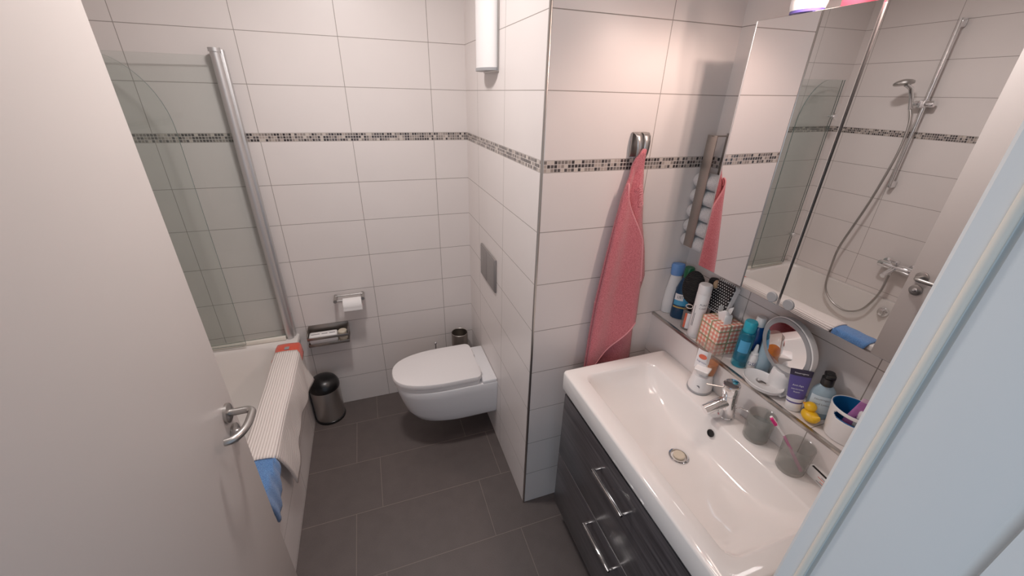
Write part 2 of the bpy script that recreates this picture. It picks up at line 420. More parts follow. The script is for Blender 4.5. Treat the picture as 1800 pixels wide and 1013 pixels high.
# bath screen
t = thing('bath_screen', 'two-panel folding glass bath screen on aluminium wall profile', 'shower screen', (0, 0, 0))
B().tube([(-1.052, .972, ZT), (-1.052, .972, 1.955)], .0185, 24).make('pivot_profile', M['alu'], t)
B().box((-1.062, .985, ZT + .003), (-1.026, YB - .002, 1.962), .002).make('wall_profile', M['alu'], t)
B().lathe([(.0225, 1.952), (.0225, 1.966)], 24, (-1.052, .972, 0)).make('profile_cap', M['alu'], t)
def pane(pts2d, a, b, name, th=.006):
    a, b = Vector(a), Vector(b); dr = (b - a); L = dr.length; dr.normalize(); nn = Vector((-dr.y, dr.x, 0)) * th / 2
    P3 = [Vector((a.x, a.y, 0)) + dr * u * L + Vector((0, 0, z)) for u, z in pts2d]
    bb = B(); lo = [bb.b.verts.new(p - nn) for p in P3]; hi = [bb.b.verts.new(p + nn) for p in P3]
    bb.b.faces.new(lo); bb.b.faces.new(hi[::-1]); n = len(P3)
    for k in range(n):
        f = bb.b.faces.new((lo[k], lo[(k + 1) % n], hi[(k + 1) % n], hi[k])); f.material_index = 1
    return bb.make(name, [M['glass'], M['glassedge']], t, smooth=False)
pane([(0, .592), (1, .592), (1, 1.937), (0, 1.937)], (-1.068, .968, 0), (-1.615, .955, 0), 'fixed_glass_panel')
pts = [(0, .592), (1, .592)]
for k in range(13):
    a = math.radians(7.5 * k); pts.append((1 - .62 * (1 - math.cos(a)), 1.655 + .282 * math.sin(a)))
pts.append((0, 1.937))
pane(pts, (-1.612, .938, 0), (-1.253, .925, 0), 'folded_glass_panel')
for zz in (1.71, .845):
    B().lathe([(.006, .0), (.006, -.02), (.019, -.022), (.021, -.028), (.021, -.046), (.018, -.05)], 24, (-1.578, .945, zz), 'y').make('hinge_knob', M['chrome'], t)
B().box((-1.62, .948, .570), (-1.07, .975, .592), .003).make('bottom_seal', M['seal'], t)

# cloths over the tub rim ------------------------------------------------
def drape(name, mat, rim_in, rim_out, drop, hang, ny, nz, y0, y1, wav=.003, thick=.006, zr=ZT + .012):
    """sheet over the rim; hang(s,t) -> outside point for s along y, t from rim to hem"""
    g = []
    for i in range(ny + 1):
        s_ = i / ny; y = y0 + (y1 - y0) * s_; row = []
        for q in (1., .66, .33):
            row.append((rim_in - .006 - .004 * math.sin(9 * s_), y, zr - drop * q))
        xs = 6
        for k in range(xs + 1):
            u = k / xs; x = rim_in + (rim_out - rim_in) * u
            row.append((x, y + wav * math.sin(14 * s_ + 3 * u), zr + .003 * math.sin(PI * u) + .0015 * math.sin(17 * s_ + 2 * u)))
        for k in range(1, nz + 1):
            row.append(hang(s_, k / nz))
        g.append(row)
    return B().sheet(g).make(name, mat, thick=thick)
def mat_hang(s, tt):
    s2 = s
    top = Vector((-1.0 + .006, .09 + .71 * s, ZT + .010))
    # hem: dips at both corners, arched in the middle
    hy_ = .236 + (.845 - .236) * s
    hz_ = .252 + .096 * s + .062 * math.sin(PI * min(max(s, 0), 1)) ** .75 * (1 - .3 * s)
    hx_ = -.992 + .028 * max(0, s - .55) / .45 + .004 * math.sin(12 * s)
    p = top.lerp(Vector((hx_, hy_, hz_)), tt)
    p.x += .008 * math.sin(PI * tt) * math.sin(9 * s + 2) + .004 * math.sin(23 * s + 5 * tt) * tt + .004
    return tuple(p)
g = ribbed('white ribbed mat top', srgb(206, 193, 186), srgb(242, 233, 227), 0, .0145)
# stripes follow the cloth: use a generated coordinate baked as a vertex attribute
def striped(name):
    q = Nodes(name); at = q.n('ShaderNodeAttribute'); at.attribute_name = 'stripe'
    s_ = q.m_('ADD', q.m_('MULTIPLY', q.m_('SINE', q.m_('MULTIPLY', at.outputs['Fac'], 2 * PI)), .5), .5)
    p_ = q.m_('POWER', s_, .5)
    b_ = q.bsdf(q.mix(p_, srgb(218, 205, 199), srgb(238, 229, 223)), .92); q.bump(b_, p_, .0035, .7); return q.m
matm = drape('bath_mat', striped('white striped knit'), -1.10, -.999, .05, mat_hang, 40, 16, .085, .815)
tag(matm, 'white ribbed bath mat draped over the tub rim', 'bath mat')
nper = 3 + 7 + 16
at = matm.data.attributes.new('stripe', 'FLOAT', 'POINT')
for i, dd in enumerate(at.data):
    k = i % nper
    pos_ = (k - 3) / 6 * .10 if k <= 9 else .10 + (k - 9) / 16 * .27
    dd.value = pos_ / .0105
rd = drape('cleaning_cloth', M['redcloth'], -1.104, -1.000, .04, lambda s, tt: (-.994 + .004 * tt, .74 + .155 * s, ZT + .006 - (.085 - .02 * s) * tt), 10, 5, .74, .90, thick=.004, zr=ZT + .006)
tag(rd, 'orange-red cloth with a small grey tag under the far end of the mat', 'cloth')
B().box((-1.062, .832, ZT + .0135), (-1.040, .858, ZT + .0155), .0005).make('care_tag', M['greyplastic'], rd)
def blue_hang(s, tt):
    y = -.10 + .19 * s
    yb = -.055 + .145 * s ** 1.0
    w = Vector((-.996, y, ZT + .006)).lerp(Vector((-.990, yb * (1 - .0) , .40 + .10 * s ** 2)), tt)
    w.x += .008 * math.sin(PI * tt) + .003 * math.sin(20 * s)
    return tuple(w)
bl = drape('microfibre_cloth', M['blueterry'], -1.098, -1.0, .05, blue_hang, 16, 10, -.10, .16, thick=.008, zr=ZT + .004)
tag(bl, 'blue terry cloth hanging over the tub rim under the near end of the mat', 'cloth')

# ------------------------------------------------------------------ toilet
def dshape(L, hw, z, n=26, yc=.605, x0=0., sq=2.5, straight=.36, rb=0.):
    arc = [(x0 - rb * (1 - math.sin(PI / 2 * k / 6)), yc - hw + rb * (1 - math.cos(PI / 2 * k / 6)), z) for k in range(6, -1, -1)] if rb else [(x0, yc - hw, z)]
    pts = list(arc)
    xs = -L * straight
    for k in range(n + 1):
        a = math.radians(-90 + 180 * k / n)
        c, s_ = math.cos(a), math.sin(a)
        r = lambda v: math.copysign(abs(v) ** (2 / sq), v)
        pts.append((xs - (L + xs) * r(c), yc + hw * r(s_), z))
    return pts + [(x, 2 * yc - y, zz) for x, y, zz in arc[::-1]]
t = thing('toilet', 'white wall-hung toilet with closed lid', 'toilet', (0, .605, 0))
mv = lambda lp: [(x, y - .605, z) for x, y, z in lp]
lv = [(.37, .120, .176), (.415, .138, .181), (.455, .151, .199), (.486, .160, .245), (.508, .166, .315), (.522, .168, .37), (.528, .169, .408), (.524, .166, .416)]
B().loft([mv(dshape(L, hw, z, x0=-.001)) for L, hw, z in lv]).box((-.082, -.166, .40), (-.001, .166, .436), .006).make('bowl', M['toilet'], t, ang=50)
B().loft([mv(dshape(L, hw, z, x0=-.090, straight=.42, rb=.030)) for L, hw, z in ((.53, .158, .4165), (.533, .161, .420), (.533, .161, .437), (.529, .158, .4405))]).make('seat', M['seatplastic'], t)
B().loft([mv(dshape(L, hw, z, x0=-.084, straight=.42, rb=.030)) for L, hw, z in ((.532, .158, .442), (.539, .164, .445), (.541, .165, .460), (.537, .162, .4685), (.525, .151, .472))]).make('lid', M['seatplastic'], t)
for yy in (-.085, .085):
    B().lathe([(.011, -.03), (.011, .03)], 20, (-.083, yy, .450), 'y').make('hinge', M['seatplastic'], t)
t = tag(B().box((-.010, .468, .942), (-.0005, .727, 1.115), .002).make('flush_plate', M['grey']), 'flat grey flush plate on the tiled wall above the toilet', 'flush plate')
B().box((-.0125, .474, .948), (-.0095, .600, 1.109), .001).make('flush_button', M['grey'], t)
B().box((-.0125, .603, .948), (-.0095, .721, 1.109), .001).make('flush_button', M['grey'], t)

# wall lamp above the toilet
t = thing('wall_lamp', 'tall white half-round wall lamp high above the toilet', 'lamp', (0, .560, 1.91))
def half(r1, r2, z, n=24): return [(-.006 - r2 * math.sin(PI * k / n), r1 * math.cos(PI * k / n), z) for k in range(n + 1)]
B().loft([half(.094, .052, .006), half(.094, .052, .50)]).make('lamp_shade', M['whitemat'], t)
B().loft([half(.097, .054, -.004), half(.097, .054, .006)]).make('end_cap', M['greyplastic'], t)
B().box((-.006, -.103, -.008), (-.0005, .10, .51), .001).make('back_plate', M['steel'], t)

# paper holder, roll, basket, bin, brush
t = thing('toilet_paper_holder', 'steel toilet paper holder on the back wall', 'paper holder', (-.715, YB, .79))
for dx in (-.072, .072):
    B().lathe([(.010, -.075), (.010, -.001)], 20, (dx, 0, -.02), 'y').make('post', M['steel'], t)
B().tube([(-.072, -.022, -.012), (.072, -.022, -.012)], .0035, 10).make('rail', M['steel'], t)
B().tube([(-.072, -.066, -.022), (.072, -.066, -.022)], .004, 10).make('spindle', M['steel'], t)
r = B().lathe([(.018, -.049), (.037, -.049), (.039, -.047), (.039, .047), (.037, .049), (.018, .049), (.018, -.049)], 40, (-.700, YB - .066, .738), 'x', cap=False)
r.sheet([[(-.749 + .098 * u, YB - .066 - .0393, .738 - .004), ] + [(-.749 + .098 * u, YB - .066 - .0398, .738 - q * .010) for q in (1, 2)] for u in (0, .25, .5, .75, 1)])
tag(r.make('toilet_paper_roll', M['paper']), 'white toilet paper roll hanging on the steel holder', 'toilet paper')
t = thing('wire_basket', 'brown steel wall basket holding packets beside the tub', 'basket', (-.855, YB, .525))
def frame_bar(z0, z1, nm):
    B().box((-.107, -.095, z0), (.107, -.092, z1), .0008).make(nm, M['darksteel'], t)
frame_bar(.030, .046, 'front_rail'); frame_bar(-.012, .004, 'front_rail')
B().box((-.107, -.005, -.012), (.107, -.0015, .075), .0008).make('back_plate', M['darksteel'], t)
for sx in (-1, 1):
    B().box((sx * .107 - .0015, -.095, .028), (sx * .107 + .0015, -.004, .070), .0006).box((sx * .107 - .0015, -.095, -.012), (sx * .107 + .0015, -.004, .004), .0006).make('side_rail', M['darksteel'], t)
B().box((-.106, -.094, -.014), (.106, -.004, -.011), .0005).make('base_plate', M['darksteel'], t)
pk = tag(B().box((-.958, YB - .082, .516), (-.808, YB - .030, .574), .010, 3).make('tissue_packet', M['white'], rot=None), 'white paper packet lying in the wall basket', 'packet')
for i, (a, bb_) in enumerate(((-.945, -.90), (-.89, -.86), (-.85, -.82))):
    B().box((a, YB - .066, .5742), (bb_, YB - .060, .5746)).make('print_bar', M['inkgrey'], pk)
c = tag(B().lathe([(.022, 0), (.024, .004), (.024, .058), (.021, .061)], 28, (-.780, YB - .062, .518)).make('jar', M['beige']), 'small cream jar with round lid at the right of the wall basket', 'jar')

t = thing('pedal_bin', 'small steel bin with black domed lid beside the tub', 'bin', (-.932, .924, 0))
B().lathe([(.082, .016), (.083, .02), (.083, .228), (.082, .232)], 48).make('bin_body', M['steel'], t)
B().lathe([(.086, 0), (.087, .006), (.0855, .017), (.082, .019)], 48).make('base_ring', M['black'], t)
prof = [(.084, .228), (.085, .234), (.084, .248), (.080, .262), (.070, .279), (.055, .291), (.035, .299), (.015, .302), (.002, .3025)]
B().lathe(prof, 48).make('domed_lid', M['blackgloss'], t)
t = thing('brush_holder', 'brown steel brush cup in the corner behind the toilet', 'brush holder', (-.098, .950, 0))
B().lathe([(.050, 0), (.052, .002), (.052, .438), (.050, .44), (.048, .438), (.048, .30), (.0, .30)], 40, cap=False).make('cup', M['darksteel'], t)
B().lathe([(.030, .30), (.030, .335), (.012, .345), (.010, .37)], 24).make('brush_head', M['beige'], t)
t = thing('toilet_brush', 'thin chrome rod with ball end behind the toilet lid', 'toilet brush', (-.255, .955, 0))
B().lathe([(.045, 0), (.045, .01), (.043, .012), (.043, .2), (.040, .205)], 28).make('stand', M['darksteel'], t)
B().tube([(0, 0, .2), (0, 0, .375)], .004, 10).make('rod', M['chrome'], t)
B().ball((0, 0, .382), .0095).make('ball_end', M['chrome'], t)

# ------------------------------------------------------------------ hook and pink towel
t = thing('towel_hook', 'steel towel hook with two prongs above the mosaic band', 'hook', (.347, 0, 1.68))
B().box((-.030, -.006, -.036), (.030, -.0005, .042), .003).make('hook_plate', M['steel'], t)
for sx in (-1, 1):
    pr_ = [(-.006, .040), (-.016, .039), (-.026, .031), (-.032, .014), (-.034, -.006), (-.032, -.026), (-.028, -.038)]
    rows = []
    for i, (yy, zz) in enumerate(pr_):
        w = .0125 - .0005 * i; xc = sx * (.0178 - .0012 * i)
        rows.append([(xc - w, yy, zz), (xc - w * .3, yy - .0015, zz), (xc + w * .3, yy - .0015, zz), (xc + w, yy, zz)])
    B().sheet(rows).make('prong', M['steel'], t, thick=.003)

TL = [(.343, 1.672), (.322, 1.635), (.313, 1.58), (.305, 1.556), (.293, 1.512), (.277, 1.411), (.258, 1.268), (.240, 1.105), (.232, .953), (.229, .79)]
TR = [(.353, 1.668), (.360, 1.635), (.372, 1.584), (.376, 1.556), (.389, 1.50), (.404, 1.411), (.437, 1.300), (.460, 1.19), (.441, 1.07), (.450, .95), (.462, .79)]
def interp(tab, z):
    for (a, za), (b, zb) in zip(tab, tab[1:]):
        if za >= z >= zb: return a + (b - a) * (za - z) / max(1e-6, za - zb)
    return tab[0][0] if z > tab[0][1] else tab[-1][0]
t = thing('hand_towel', 'pink terry towel hanging from the steel hook', 'towel', (0, 0, 0))
g_ = []
for i in range(60):
    z = 1.672 - (1.672 - .79) * i / 59; l_, r_ = interp(TL, z), interp(TR, z); row = []
    for k in range(17):
        u = k / 16; dp = .024 + .010 * math.sin(u * 9 + 1 + .8 * (1.6 - z)) * min(1, (1.68 - z) * 5)
        if z > 1.6: dp = .024 + .018 * (z - 1.6) / .07
        row.append((l_ + (r_ - l_) * u, -dp, z))
    g_.append(row)
B().sheet(g_).make('back_fold', M['pink'], t, thick=.010)
FR = [(.30, 1.562), (.318, 1.535), (.340, 1.50), (.362, 1.46), (.380, 1.41), (.390, 1.355), (.404, 1.25), (.414, 1.172), (.420, 1.08), (.424, 1.005)]
FB = lambda x: .822 + (1.005 - .822) * max(0, (x - .262) / (.424 - .262)) ** 1.15
g_ = []; hem = []
cols = 17
for k in range(cols):
    u = k / (cols - 1); row = []
    for i in range(50):
        q = i / 49
        # right edge follows the flap, bottom follows the diagonal hem
        xb = .231 + (.424 - .231) * u; zb = FB(xb) if xb > .262 else .80
        zt = 1.562 - (1.562 - 1.36) * u ** 1.6
        z = zt + (zb - zt) * q
        l_, r_ = interp(TL, z) - .001, interp(FR, z) if z > 1.005 else .424
        x = l_ + (r_ - l_) * u if z > 1.005 else (l_ + (.424 - l_) * u)
        dp = .050 + .012 * math.sin(u * 7.5 + .6 + (1.5 - z) * 1.2) * min(1, (1.58 - z) * 3) - .012 * (1 - u) ** 6
        row.append((x, -dp, z))
        if i == 49: hem.append((x, -dp - .004, z))
    g_.append(row)
edge = [(x, y - .004, z) for x, y, z in g_[-1]]
top_ = [(r0[0][0], r0[0][1] - .003, r0[0][2]) for r0 in g_]
B().sheet(g_).make('front_fold', M['pink'], t, thick=.010)
B().tube([p for p in hem if p[0] > .25] , .0035, 8).make('hem', M['pinkhem'], t)
B().tube(top_ + edge[1:24], .003, 8).make('hem', M['pinkhem'], t)
lettering('omeo', .034, M['pinkhem'], t, (.366, -.0445, 1.52), (0, math.radians(78), 0), name='embroidery')

# ------------------------------------------------------------------ towel roll rack
t = thing('towel_rack', 'vertical steel rack for rolled guest towels in the corner', 'towel rack', (.64, -.06, 1.31))
B().box((.0325, -.010, .26), (.0365, .010, .41), .001).make('wall_strip', M['darksteel'], t)
B().box((-.0365, -.020, .003), (-.0335, .024, .405), .001).make('front_strip', M['darksteel'], t, rot=(0, 0, 0))
B().box((-.0365, -.008, .400), (.0365, .008, .404), .001).make('top_arm', M['darksteel'], t)
rolls = B()
prof = [(.004, -.062), (.016, -.0635), (.025, -.058), (.0285, -.048), (.0285, .048), (.025, .058), (.016, .0635), (.004, .062)]
first = B().lathe(prof, 28, axis='y', sx=1.22).make('rolled_towel', M['whiteterry'])
names = ['topmost', 'second from the top', 'middle one', 'second from the bottom', 'lowest']
for k in range(5):
    r = first if k == 0 else first.copy()
    if k: COL.objects.link(r)
    r.location = (.6405, -.0655, 1.557 - .0575 * k)
    tag(r, 'white rolled guest towel, %s of the five in the corner rack' % names[k], 'towel', 'rolled guest towels')

# ------------------------------------------------------------------ mirror cabinet
t = thing('mirror_cabinet', 'mirrored bathroom cabinet on the wall above the washbasin', 'mirror cabinet', (.5115, -.52, 1.665))
B().box((.022, -.308, -.346), (.1645, .308, .348), .002).make('cabinet_body', M['alu'], t)
tilt = -.0072
for i, (ya, yb) in enumerate(((.0035, .303), (-.31, -.0035))):
    dob = B().box((0, ya, -.355), (.018, yb, .350), .0008, 1).make('mirror_door', M['mirror'], t, rot=(0, -tilt if False else tilt * -1 * -1, 0), smooth=False)
    kk = B().lathe([(.0150, .006), (.0150, -.002), (.0135, -.0035)], 28, (-.0005, (ya + .017) if i == 0 else (yb - .026), -.338), 'x').make('knob', M['greyplastic'], dob)
    if i == 0:
        B().box((-.001, .303, -.350), (.018, .3065, .350), .0006).make('edge_strip', M['alu'], dob)
t = thing('shampoo_bottle', 'white bottle with purple base on top of the mirror cabinet', 'bottle', (.528, -.335, 2.0145))
B().lathe([(.024, 0), (.027, .002), (.027, .008)], 28, sy=1.5).make('cap', M['purple'], t)
B().lathe([(.027, .008), (.029, .02), (.030, .12), (.024, .16)], 28, sy=1.5).make('bottle_body', M['white'], t)
B().box((-.0302, -.02, .05), (-.0297, .02, .054)).make('print_bar', M['inkgrey'], t)
tag(B().box((.525, -.49, 2.0145), (.58, -.415, 2.13), .003).make('carton', M['redpack']), 'red and pink carton on top of the mirror cabinet', 'carton')

# ------------------------------------------------------------------ washbasin + vanity
ZB = .88
t = thing('washbasin', 'wide white ceramic washbasin under the mirror cabinet', 'washbasin', (0, 0, 0))
xa, xb, ya, yb = .0865, .5545, -.910, -.112
L = [rrect(xa + .012, xb - .001, ya + .012, yb - .012, .012, .792), rrect(xa + .004, xb, ya + .004, yb - .004, .014, .796), rrect(xa, xb, ya, yb, .014, .805), rrect(xa, xb, ya, yb, .014, ZB - .008), rrect(xa + .0025, xb - .001, ya + .0025, yb - .0025, .014, ZB - .002), rrect(xa + .008, xb - .002, ya + .008, yb - .008, .012, ZB)]
bx0, bx1, by0, by1 = .147, .452, -.862, -.162
for ix, iy, zz, r in ((0, 0, ZB, .035), (.004, .004, ZB - .0025, .035), (.009, .010, ZB - .010, .036), (.016, .022, ZB - .035, .04), (.024, .050, ZB - .065, .045), (.034, .095, ZB - .088, .05), (.050, .150, ZB - .102, .05), (.075, .21, ZB - .110, .05), (.11, .28, ZB - .1135, .03)):
    L.append(rrect(bx0 + ix, bx1 - ix * .8, by0 + iy, by1 - iy, r, zz))
B().loft(L, cap0=False).make('basin', M['ceramic'], t, ang=60)
dx, dy, dz = .326, -.508, ZB - .1132
B().lathe([(.0315, dz - .001), (.0315, dz + .003), (.026, dz + .004), (.023, dz - .0005), (.012, dz - .0008)], 36, (dx, dy, 0)).make('drain_ring', M['chrome'], t)
B().lathe([(.0185, dz), (.0185, dz + .008), (.016, dz + .0105)], 32, (dx, dy, 0)).make('drain_plug', M['beige'], t)
ovr = Matrix.Rotation(math.radians(-78), 3, 'Y')
B().lathe([(.0125, 0), (.0125, .003), (.0095, .003), (.009, .0005)], 28, (.4335, -.512, ZB - .040), rot=ovr).make('overflow_hole', M['dark'], t)
t = thing('vanity_unit', 'dark wood wall-hung vanity with two drawers below the washbasin', 'vanity', (0, 0, 0))
B().box((.118, -.897, .143), (.553, -.125, .762), .002).make('carcass', M['wood'], t)
for z0, z1, hz_ in ((.449, .772, .693), (.146, .444, .407)):
    dr = B().box((.099, -.898, z0), (.1175, -.124, z1), .0015).make('drawer', M['wood'], t)
    hb = B().box((.062, -.588, hz_ - .0045), (.0715, -.414, hz_ + .0055), .001)
    for yy in (-.588, -.422): hb.box((.062, yy, hz_ - .004), (.0995, yy + .008, hz_ + .004), .001)
    hb.make('handle', M['chrome'], dr)
B().box((.1005, -.896, .4445), (.119, -.126, .4485)).make('edge_strip', M['alu'], t)
B().box((.110, -.896, .7725), (.119, -.126, .790)).make('shadow_gap', M['dark'], t)

# tap (body leans slightly over the bowl)
t = thing('basin_mixer_tap', 'chrome single lever mixer tap on the washbasin', 'tap', (.505, -.492, ZB), (0, math.radians(-9), 0))
B().lathe([(.026, -.002), (.026, .004), (.0235, .006), (.0235, .098)], 36).make('tap_body', M['chrome'], t)
hdm = B().lathe([(.0225, .098), (.0225, .101), (.025, .102), (.0255, .104), (.0255, .135), (.0235, .139), (.018, .140)], 36).make('lever_cap', M['chrome'], t)
B().tube([(-.005, 0, .068), (-.045, .004, .067), (-.072, .006, .061), (-.089, .008, .057)], [.018, .0175, .0172, .0170], 20).make('spout', M['chrome'], t)
B().tube([(-.02, .006, .126), (-.062, .040, .131)], .0028, 8).make('lever', M['steel'], hdm)
B().tube([(.018, -.014, .035), (.026, -.026, .046), (.034, -.050, .046), (.036, -.054, .040)], .0022, 8).make('pull_rod', M['chrome'], t)

# ------------------------------------------------------------------ shower fittings on the left wall
t = thing('shower_rail', 'chrome vertical shower rail on the left wall, seen in the mirror', 'shower rail', (XL, .492, 1.3))
B().tube([(.045, 0, .005), (.045, 0, .94)], .0105, 18).make('rail', M['chrome'], t)
for zz in (.012, .915):
    B().box((.001, -.012, zz - .02), (.05, .012, zz + .025), .006).make('wall_bracket', M['chrome'], t)
B().lathe([(.016, -.05), (.019, -.045), (.019, .045), (.016, .05)], 20, (.052, .0, .50), 'y').box((.03, -.016, .478), (.085, .016, .522), .006).make('slider', M['chrome'], t)
t = thing('hand_shower', 'chrome hand shower with long hose in its slider, seen in the mirror', 'hand shower', (XL, .5, 0))
B().tube([(.085, .035, 1.77), (.10, .045, 1.83), (.125, .055, 1.885), (.15, .072, 1.905)], [.011, .012, .013, .014], 16).make('grip', M['chrome'], t)
B().lathe([(.046, -.012), (.050, -.008), (.050, .002), (.040, .010), (.016, .018)], 32, (.155, .085, 1.915), rot=Matrix.Rotation(math.radians(-12), 3, 'X')).make('spray_head', M['steel'], t)
hose = [(.085, .035, 1.77), (.085, .01, 1.70), (.09, -.002, 1.58), (.095, .003, 1.45), (.095, .037, 1.204), (.095, .076, 1.01), (.097, .108, .85), (.097, .114, .733), (.097, .099, .525), (.097, .028, .432), (.097, -.055, .402), (.097, -.109, .405), (.097, -.165, .44), (.095, -.203, .50), (.085, -.232, .615), (.07, -.230, .72), (.068, -.228, .75)]
pts = []
for i in range(len(hose) - 1):
    p0, p1, p2, p3 = [Vector(hose[min(max(i + q, 0), len(hose) - 1)]) for q in (-1, 0, 1, 2)]
    for k in range(6):
        u = k / 6; pts.append(.5 * ((2 * p1) + (p2 - p0) * u + (2 * p0 - 5 * p1 + 4 * p2 - p3) * u * u + (3 * p1 - p0 - 3 * p2 + p3) * u ** 3))
pts.append(Vector(hose[-1]))
B().tube(pts, .0075, 10).make('hose', M['steel'], t)
t = thing('bath_mixer_tap', 'chrome bath mixer with spout and lever on the left wall, seen in the mirror', 'tap', (XL, .262, .81))
for yy in (-.075, .075): B().lathe([(.032, .001), (.032, .006), (.018, .012), (.015, .05)], 24, (0, yy, 0), 'x').make('wall_flange', M['chrome'], t)
B().lathe([(.020, -.095), (.023, -.09), (.023, .09), (.020, .095)], 24, (.062, 0, 0), 'y').make('mixer_body', M['chrome'], t)
B().tube([(.06, 0, 0), (.085, 0, -.02), (.13, 0, -.035), (.16, 0, -.05)], [.019, .018, .016, .015], 16).make('spout', M['chrome'], t)
B().box((.055, -.02, .018), (.10, .02, .05), .01).tube([(.09, 0, .045), (.15, .01, .065)], [.010, .007], 10).make('lever', M['chrome'], t)
B().lathe([(.012, -.06), (.012, -.02)], 16, (.068, .01, 0)).make('hose_outlet', M['chrome'], t)

# ------------------------------------------------------------------ things on the washbasin
def ring_loft(levels, n=28): return levels
t = thing('soap_dispenser', 'white touchless soap dispenser with clear orange-filled refill beside the tap', 'soap dispenser', (.520, -.352, ZB), (0, 0, math.radians(-62)))
# local -y looks towards the room
B().lathe([(.048, .0), (.050, .003), (.050, .008), (.046, .010)], 36, sx=.85).make('base_foot', M['greyplastic'], t)
B().lathe([(.047, .008), (.048, .014), (.044, .030), (.041, .045), (.039, .058), (.037, .066)], 36, sx=.85).make('dispenser_body', M['white'], t)
B().loft([rrect(-.018, .018, -.02, .014, .008, .056), rrect(-.019, .019, -.030, .012, .008, .082), rrect(-.024, .024, -.046, .008, .007, .094), rrect(-.024, .024, -.048, .006, .007, .100), rrect(-.022, .022, -.046, .004, .006, .102), ]).make('nozzle_head', M['white'], t)
B().lathe([(.006, 0), (.0055, .002)], 16, (.004, -.0435, .030), 'y').make('sensor_dot', M['inkgrey'], t)
bt = B().lathe([(.026, .055), (.029, .060), (.031, .085), (.034, .125), (.036, .160), (.034, .172), (.027, .178), (.010, .179)], 36, (0, .010, 0), sx=1.18, sy=.75).make('refill_bottle', M['clearplastic'], t)
B().lathe([(.025, .057), (.028, .061), (.030, .085), (.0315, .112)], 32, (0, .010, 0), sx=1.15, sy=.72).make('orange_soap', M['orange'], bt)
lb = B().sheet([[(-.034 + .044 * u, .010 - .0275 * math.sqrt(max(.02, 1 - (u * 1.4 - .7) ** 2)) - .0015, zz) for u in (0, .25, .5, .75, 1)] for zz in (.085, .163)]).make('label', M['labelwhite'], bt)
B().lathe([(.0135, 0), (.0135, .0006)], 28, (-.012, -.0199, .139), 'y', sy=.72).make('red_emblem', M['inkred'], lb)
lettering('Sagrotan', .0095, M['inknavy'], lb, (-.012, -.0203, .118), (0, math.radians(8), 0))

def tumbler(label, loc, r=.0355, h=.092, group=None):
    t = thing('tumbler', label, 'glass', loc)
    B().lathe([(.0005, .0), (r * .86, .0), (r * .92, .004), (r, h - .002), (r - .001, h), (r - .003, h - .002), (r * .92 - .003, .010), (.0005, .008)], 40, cap=False).make('glass_wall', M['smoke'], t)
    return t
t = tumbler('smoky glass tumbler half full of water beside the tap', (.5155, -.594, ZB), .0375, .092)
B().lathe([(.0005, .0095), (.0305, .0105), (.0325, .058), (.0005, .058)], 36, cap=False).make('water', M['water'], t)
tumbler('smoky glass tumbler holding the pink toothbrush', (.5135, -.713, ZB), .0392, .092)
t = thing('toothbrush', 'pink and white toothbrush leaning in the nearer glass tumbler', 'toothbrush', (0, 0, 0))
P0, P1, P2 = Vector((.520, -.738, ZB + .014)), Vector((.4915, -.679, ZB + .099)), Vector((.463, -.645, ZB + .147))
B().tube([P0, P0.lerp(P1, .4) + Vector((.004, 0, -.004)), P1], [.0045, .0048, .0035], 10).make('handle', M['pinkhandle'], t)
B().tube([P1, P1.lerp(P2, .35), P2 - (P2 - P1) * .2, P2], [.0030, .0026, .0052, .0040], 10).make('brush_neck', M['white'], t)
ax = (P2 - P1).normalized(); sd = Vector((-.5, -.72, -.2)); sd = (sd - ax * sd.dot(ax)).normalized(); ot = ax.cross(sd)
br = B()
for k in range(7):
    for j in (-1, 0, 1):
        c0 = P2 - ax * (.002 + .0035 * k) + ot * .0026 * j
        br.tube([c0, c0 + sd * .0115], .0012, 6)
br.make('bristles', M['pinkbright'], t)
t = thing('toothpaste_box', 'small white carton with printed lines behind the nearer tumbler', 'carton', (.544, -.806, ZB), (0, 0, math.radians(-8)))
B().box((-.009, -.065, 0), (.009, .065, .034), .0008).make('carton_body', M['white'], t)
for i in range(5):
    B().box((-.0093, -.055 + .0 * i, .006 + i * .0048), (-.0089, .035 - .009 * (i % 3), .0076 + i * .0048)).make('print_bar', M['inkred' if i % 2 else 'inkgrey'], t)
B().box((-.0085, -.06, .0339), (-.002, .06, .0345)).make('carton_flap', M['dark'], t)

# ------------------------------------------------------------------ things on the ledge
ZL = 1.002
FACE = math.radians(-52)   # local -y turned towards the room
t = thing('lotion_bottle', 'white flat bottle with light blue cap at the corner end of the ledge', 'bottle', (.622, -.020, ZL), (0, 0, math.radians(-25)))
B().lathe([(.030, 0), (.033, .004), (.034, .05), (.031, .10), (.026, .14), (.022, .172)], 32, sy=.5).make('bottle_body', M['white'], t)
B().lathe([(.022, .172), (.025, .178), (.027, .215), (.024, .222), (.010, .224)], 32, sy=.6).make('cap', M['lightblue'], t)
for i in range(3): B().box((.004 + .006 * i, -.0178, .05), (.0065 + .006 * i, -.0168, .125 - .014 * i)).make('print_bar', M['inknavy'], t)
t = thing('mouthwash_bottle', 'dark blue mouthwash bottle with green cap in front of the lotion', 'bottle', (.632, -.072, ZL), (0, 0, math.radians(-38)))
B().lathe([(.034, 0), (.036, .004), (.036, .10), (.033, .135), (.024, .165), (.016, .182)], 32, sy=.62).make('bottle_body', M['mouthwash'], t)
B().lathe([(.0175, .182), (.0185, .186), (.0185, .222), (.016, .226)], 28).make('cap', M['green'], t)
lb = patch(.0365, -62, 38, .062, .112, 'label', M['labelblue'], t, 1., .62)
patch(.0368, -62, -2, .084, .112, 'label_top', M['labelwhite'], lb, 1., .62)
patch(.0369, -62, 38, .050, .056, 'gold_strip', M['gold'], lb, 1., .62)
